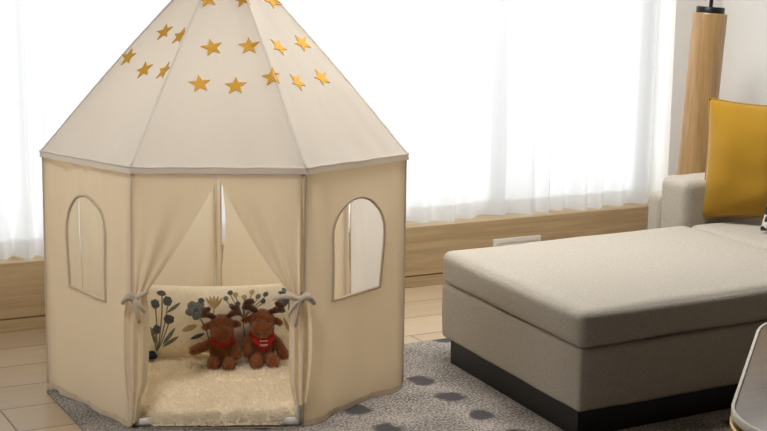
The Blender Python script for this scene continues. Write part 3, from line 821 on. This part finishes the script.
def cushion_thing(name, loc, rz, lean, W, H, T, m, label, seed, pin=.05, roll=0):
    t = thing(name, loc, label, 'cushion')
    mx = Matrix.Translation(loc) @ RZ(rz) @ RX(-lean) @ RY(roll) @ T_(0, 0, H / 2)
    bm = bmesh.new(); add_pillow(bm, W, H, T, mx, 40, pin, seed, .012); obj('cover', bm, m, t)
    bm = bmesh.new()
    def ed(u, v): return mx @ V((u * W / 2 * (1 - pin * (1 - v * v) * .6), 0, v * H / 2 * (1 - pin * (1 - u * u))))
    n = 24; lp = [ed(-1 + 2 * i / n, -1) for i in range(n)] + [ed(1, -1 + 2 * i / n) for i in range(n)] + [ed(1 - 2 * i / n, 1) for i in range(n)] + [ed(-1, 1 - 2 * i / n) for i in range(n + 1)]
    add_tube(bm, lp, .004, 6, cap=False); obj('piping', bm, m, t)
    return t
cushion_thing('throw_pillow', (4.335, 4.715, .470), math.radians(-50), math.radians(9), .52, .53, .19, M['mustard'], 'mustard yellow throw pillow leaning upright on the sofa beside its arm', 4.4, .09)
cushion_thing('patterned_pillow', (4.30, 4.425, .472), math.radians(-60), math.radians(30), .34, .20, .10, M['patterned'], 'black and white patterned pillow mostly cut off by the right edge, on the sofa', 7.7, .05)

# ------------------------------------------------------------------ wooden column lamp in the corner
lx0, ly0 = 4.572, 5.55
lamp = thing('floor_lamp', (lx0 + .06, ly0, 0), 'leaning honey wood cylinder lamp with black cap and rod in the corner behind the sofa', 'lamp')
b0, b1 = V((4.575, 5.50, .0)), V((4.664, 5.50, 1.335))
d = (b1 - b0).normalized()
tube('column', [b0 + V((0, 0, .012)), b0 + d * .03, b1 - d * .012, b1 - d * .004, b1], [.083, .083, .083, .083, .081], M['lampwood'], lamp, 48)
tube('base_plate', [V((b0.x, b0.y, 0)), V((b0.x, b0.y, .014))], .10, M['dark'], lamp, 40)
tube('cap', [b1, b1 + d * .026, b1 + d * .030], [.068, .068, .065], M['dark'], lamp, 40)
tube('rod', [b1 + d * .03, b1 + d * .42], .0095, M['dark'], lamp, 14)

# ------------------------------------------------------------------ pale plate on the fascia
pl = thing('wall_plate', (3.92, 6.0, .16), 'pale flat service plate on the wooden fascia just above the ottoman', 'plate')
box('cover', (3.775, 5.990, .115), (4.060, 6.0, .203), M['plate'], pl, .004)
bm = bmesh.new()
for k in range(5): add_box(bm, (3.80, 5.987, .128 + k * .013), (4.035, 5.991, .134 + k * .013))
obj('slats', bm, M['plate'], pl, smooth=False)

# ------------------------------------------------------------------ coffee table at the lower right
ta = math.radians(43.5)
tux, tuy = V((math.cos(ta), math.sin(ta), 0)), V((math.sin(ta), -math.cos(ta), 0))
TL, TW, TR = 1.42, .85, .30
P0 = V((2.385, 2.69, .42))         # sharp corner before rounding
def rrect(d, z, r=TR):
    """rounded square grown by d"""
    pts = []; r2 = r + d
    for (cx, cy, a0) in ((r, r, PI), (TL - r, r, 1.5 * PI), (TL - r, TW - r, 0), (r, TW - r, .5 * PI)):
        for i in range(11):
            a = a0 + i / 10 * PI / 2
            q = P0 + tux * (cx + r2 * math.cos(a)) + tuy * (cy + r2 * math.sin(a)); q.z = z; pts.append(q)
    return pts
def loft(name, prof, m, parent, capb=True, capt=True):
    bm = bmesh.new(); rs = [[bm.verts.new(p) for p in rrect(d, z)] for d, z in prof]; n = len(rs[0])
    for a, b in zip(rs, rs[1:]):
        for k in range(n): bm.faces.new((a[k], a[(k + 1) % n], b[(k + 1) % n], b[k]))
    if capb: bm.faces.new(rs[0][::-1])
    if capt: bm.faces.new(rs[-1])
    return autosmooth(obj(name, bm, m, parent), 35)
tc_ = P0 + tux * TL / 2 + tuy * TW / 2
table = thing('coffee_table', (tc_.x, tc_.y, G), 'grey veneer coffee table corner with ivory rim and brass edge at lower right', 'table')
loft('tabletop', [(-.012, .402), (-.012, .4165), (-.014, .4175)], M['tabletop'], table)
loft('rim', [(-.060, .400), (-.001, .400), (.0, .404), (0, .418), (-.002, .4215), (-.009, .4215), (-.011, .418), (-.011, .402)], M['rim'], table, False, False)
loft('brass_band', [(-.10, .366), (-.002, .366), (.002, .369), (.002, .380), (-.002, .384), (-.05, .384), (-.05, .400), (-.10, .400)], M['brass'], table)
for u in (.14, TL - .14):
    for v in (.14, TW - .14):
        q = P0 + tux * u + tuy * v
        tube('leg', [V((q.x, q.y, G)), V((q.x, q.y, .368))], .016, M['brass'], table, 16)

# ------------------------------------------------------------------ light
w = bpy.data.worlds.new('World'); SC.world = w; w.use_nodes = True
bg = w.node_tree.nodes['Background']; bg.inputs[0].default_value = (.96, .98, 1.0, 1); bg.inputs[1].default_value = 2.4
def area(name, loc, rot, sx, sy, power, col, portal=False):
    l = bpy.data.lights.new(name, 'AREA'); l.shape = 'RECTANGLE'; l.size = sx; l.size_y = sy; l.energy = power; l.color = col
    if portal: l.cycles.is_portal = True
    o = bpy.data.objects.new(name, l); COL.objects.link(o); o.location = loc; o.rotation_euler = rot; return o
area('window_portal', (1.33, 6.28, 1.4), (-PI / 2, 0, 0), 7.06, 2.2, 1, (1, 1, 1), True)
area('window_portal', (X0 - .14, 4.75, 1.38), (0, -PI / 2, 0), 2.15, 2.3, 1, (1, 1, 1), True)  # portal of the added left window
area('overhead_fill', (3.2, 4.75, 2.62), (0, 0, 0), 1.2, .7, 62, (1, .99, .97))  # added fill from above, no fixture behind it

sl = bpy.data.lights.new('tent_front_fill', 'SPOT'); sl.energy = 150; sl.color = (1, .97, .93); sl.spot_size = math.radians(62); sl.spot_blend = .8; sl.shadow_soft_size = .22  # added fill aimed at the tent front, no fixture behind it
so = bpy.data.objects.new('tent_front_fill', sl); COL.objects.link(so); so.location = (.8, 3.2, 2.6)
so.rotation_euler = (V((1.6, 4.55, .55)) - so.location).to_track_quat('-Z', 'Y').to_euler()
pt_ = bpy.data.lights.new('tent_inner_fill', 'POINT'); pt_.energy = 1.0; pt_.color = (1, .84, .62); pt_.shadow_soft_size = .06  # added warm fill inside the tent, not a modelled lamp
po = bpy.data.objects.new('tent_inner_fill', pt_); COL.objects.link(po); po.location = (1.964, 4.97, .95)

# ------------------------------------------------------------------ camera (fitted to the photograph)
f, th, roll, h, wa = 1444.7, .1838, .0123, 1.6304, .4846
cam = bpy.data.cameras.new('Camera'); co = bpy.data.objects.new('Camera', cam); COL.objects.link(co)
cam.sensor_width = 36; cam.lens = f * 36 / 767; cam.clip_start = .05
co.matrix_world = T_(0, 0, h) @ RZ(-wa) @ RX(PI / 2 - th) @ RZ(roll)
SC.camera = co
SC.view_settings.view_transform = 'Standard'; SC.view_settings.look = 'None'
SC.view_settings.gamma = 1; SC.view_settings.use_curve_mapping = False; SC.view_settings.exposure = 0
SC.cycles.max_bounces = 10; SC.cycles.transparent_max_bounces = 12; SC.cycles.transmission_bounces = 8; SC.cycles.diffuse_bounces = 6
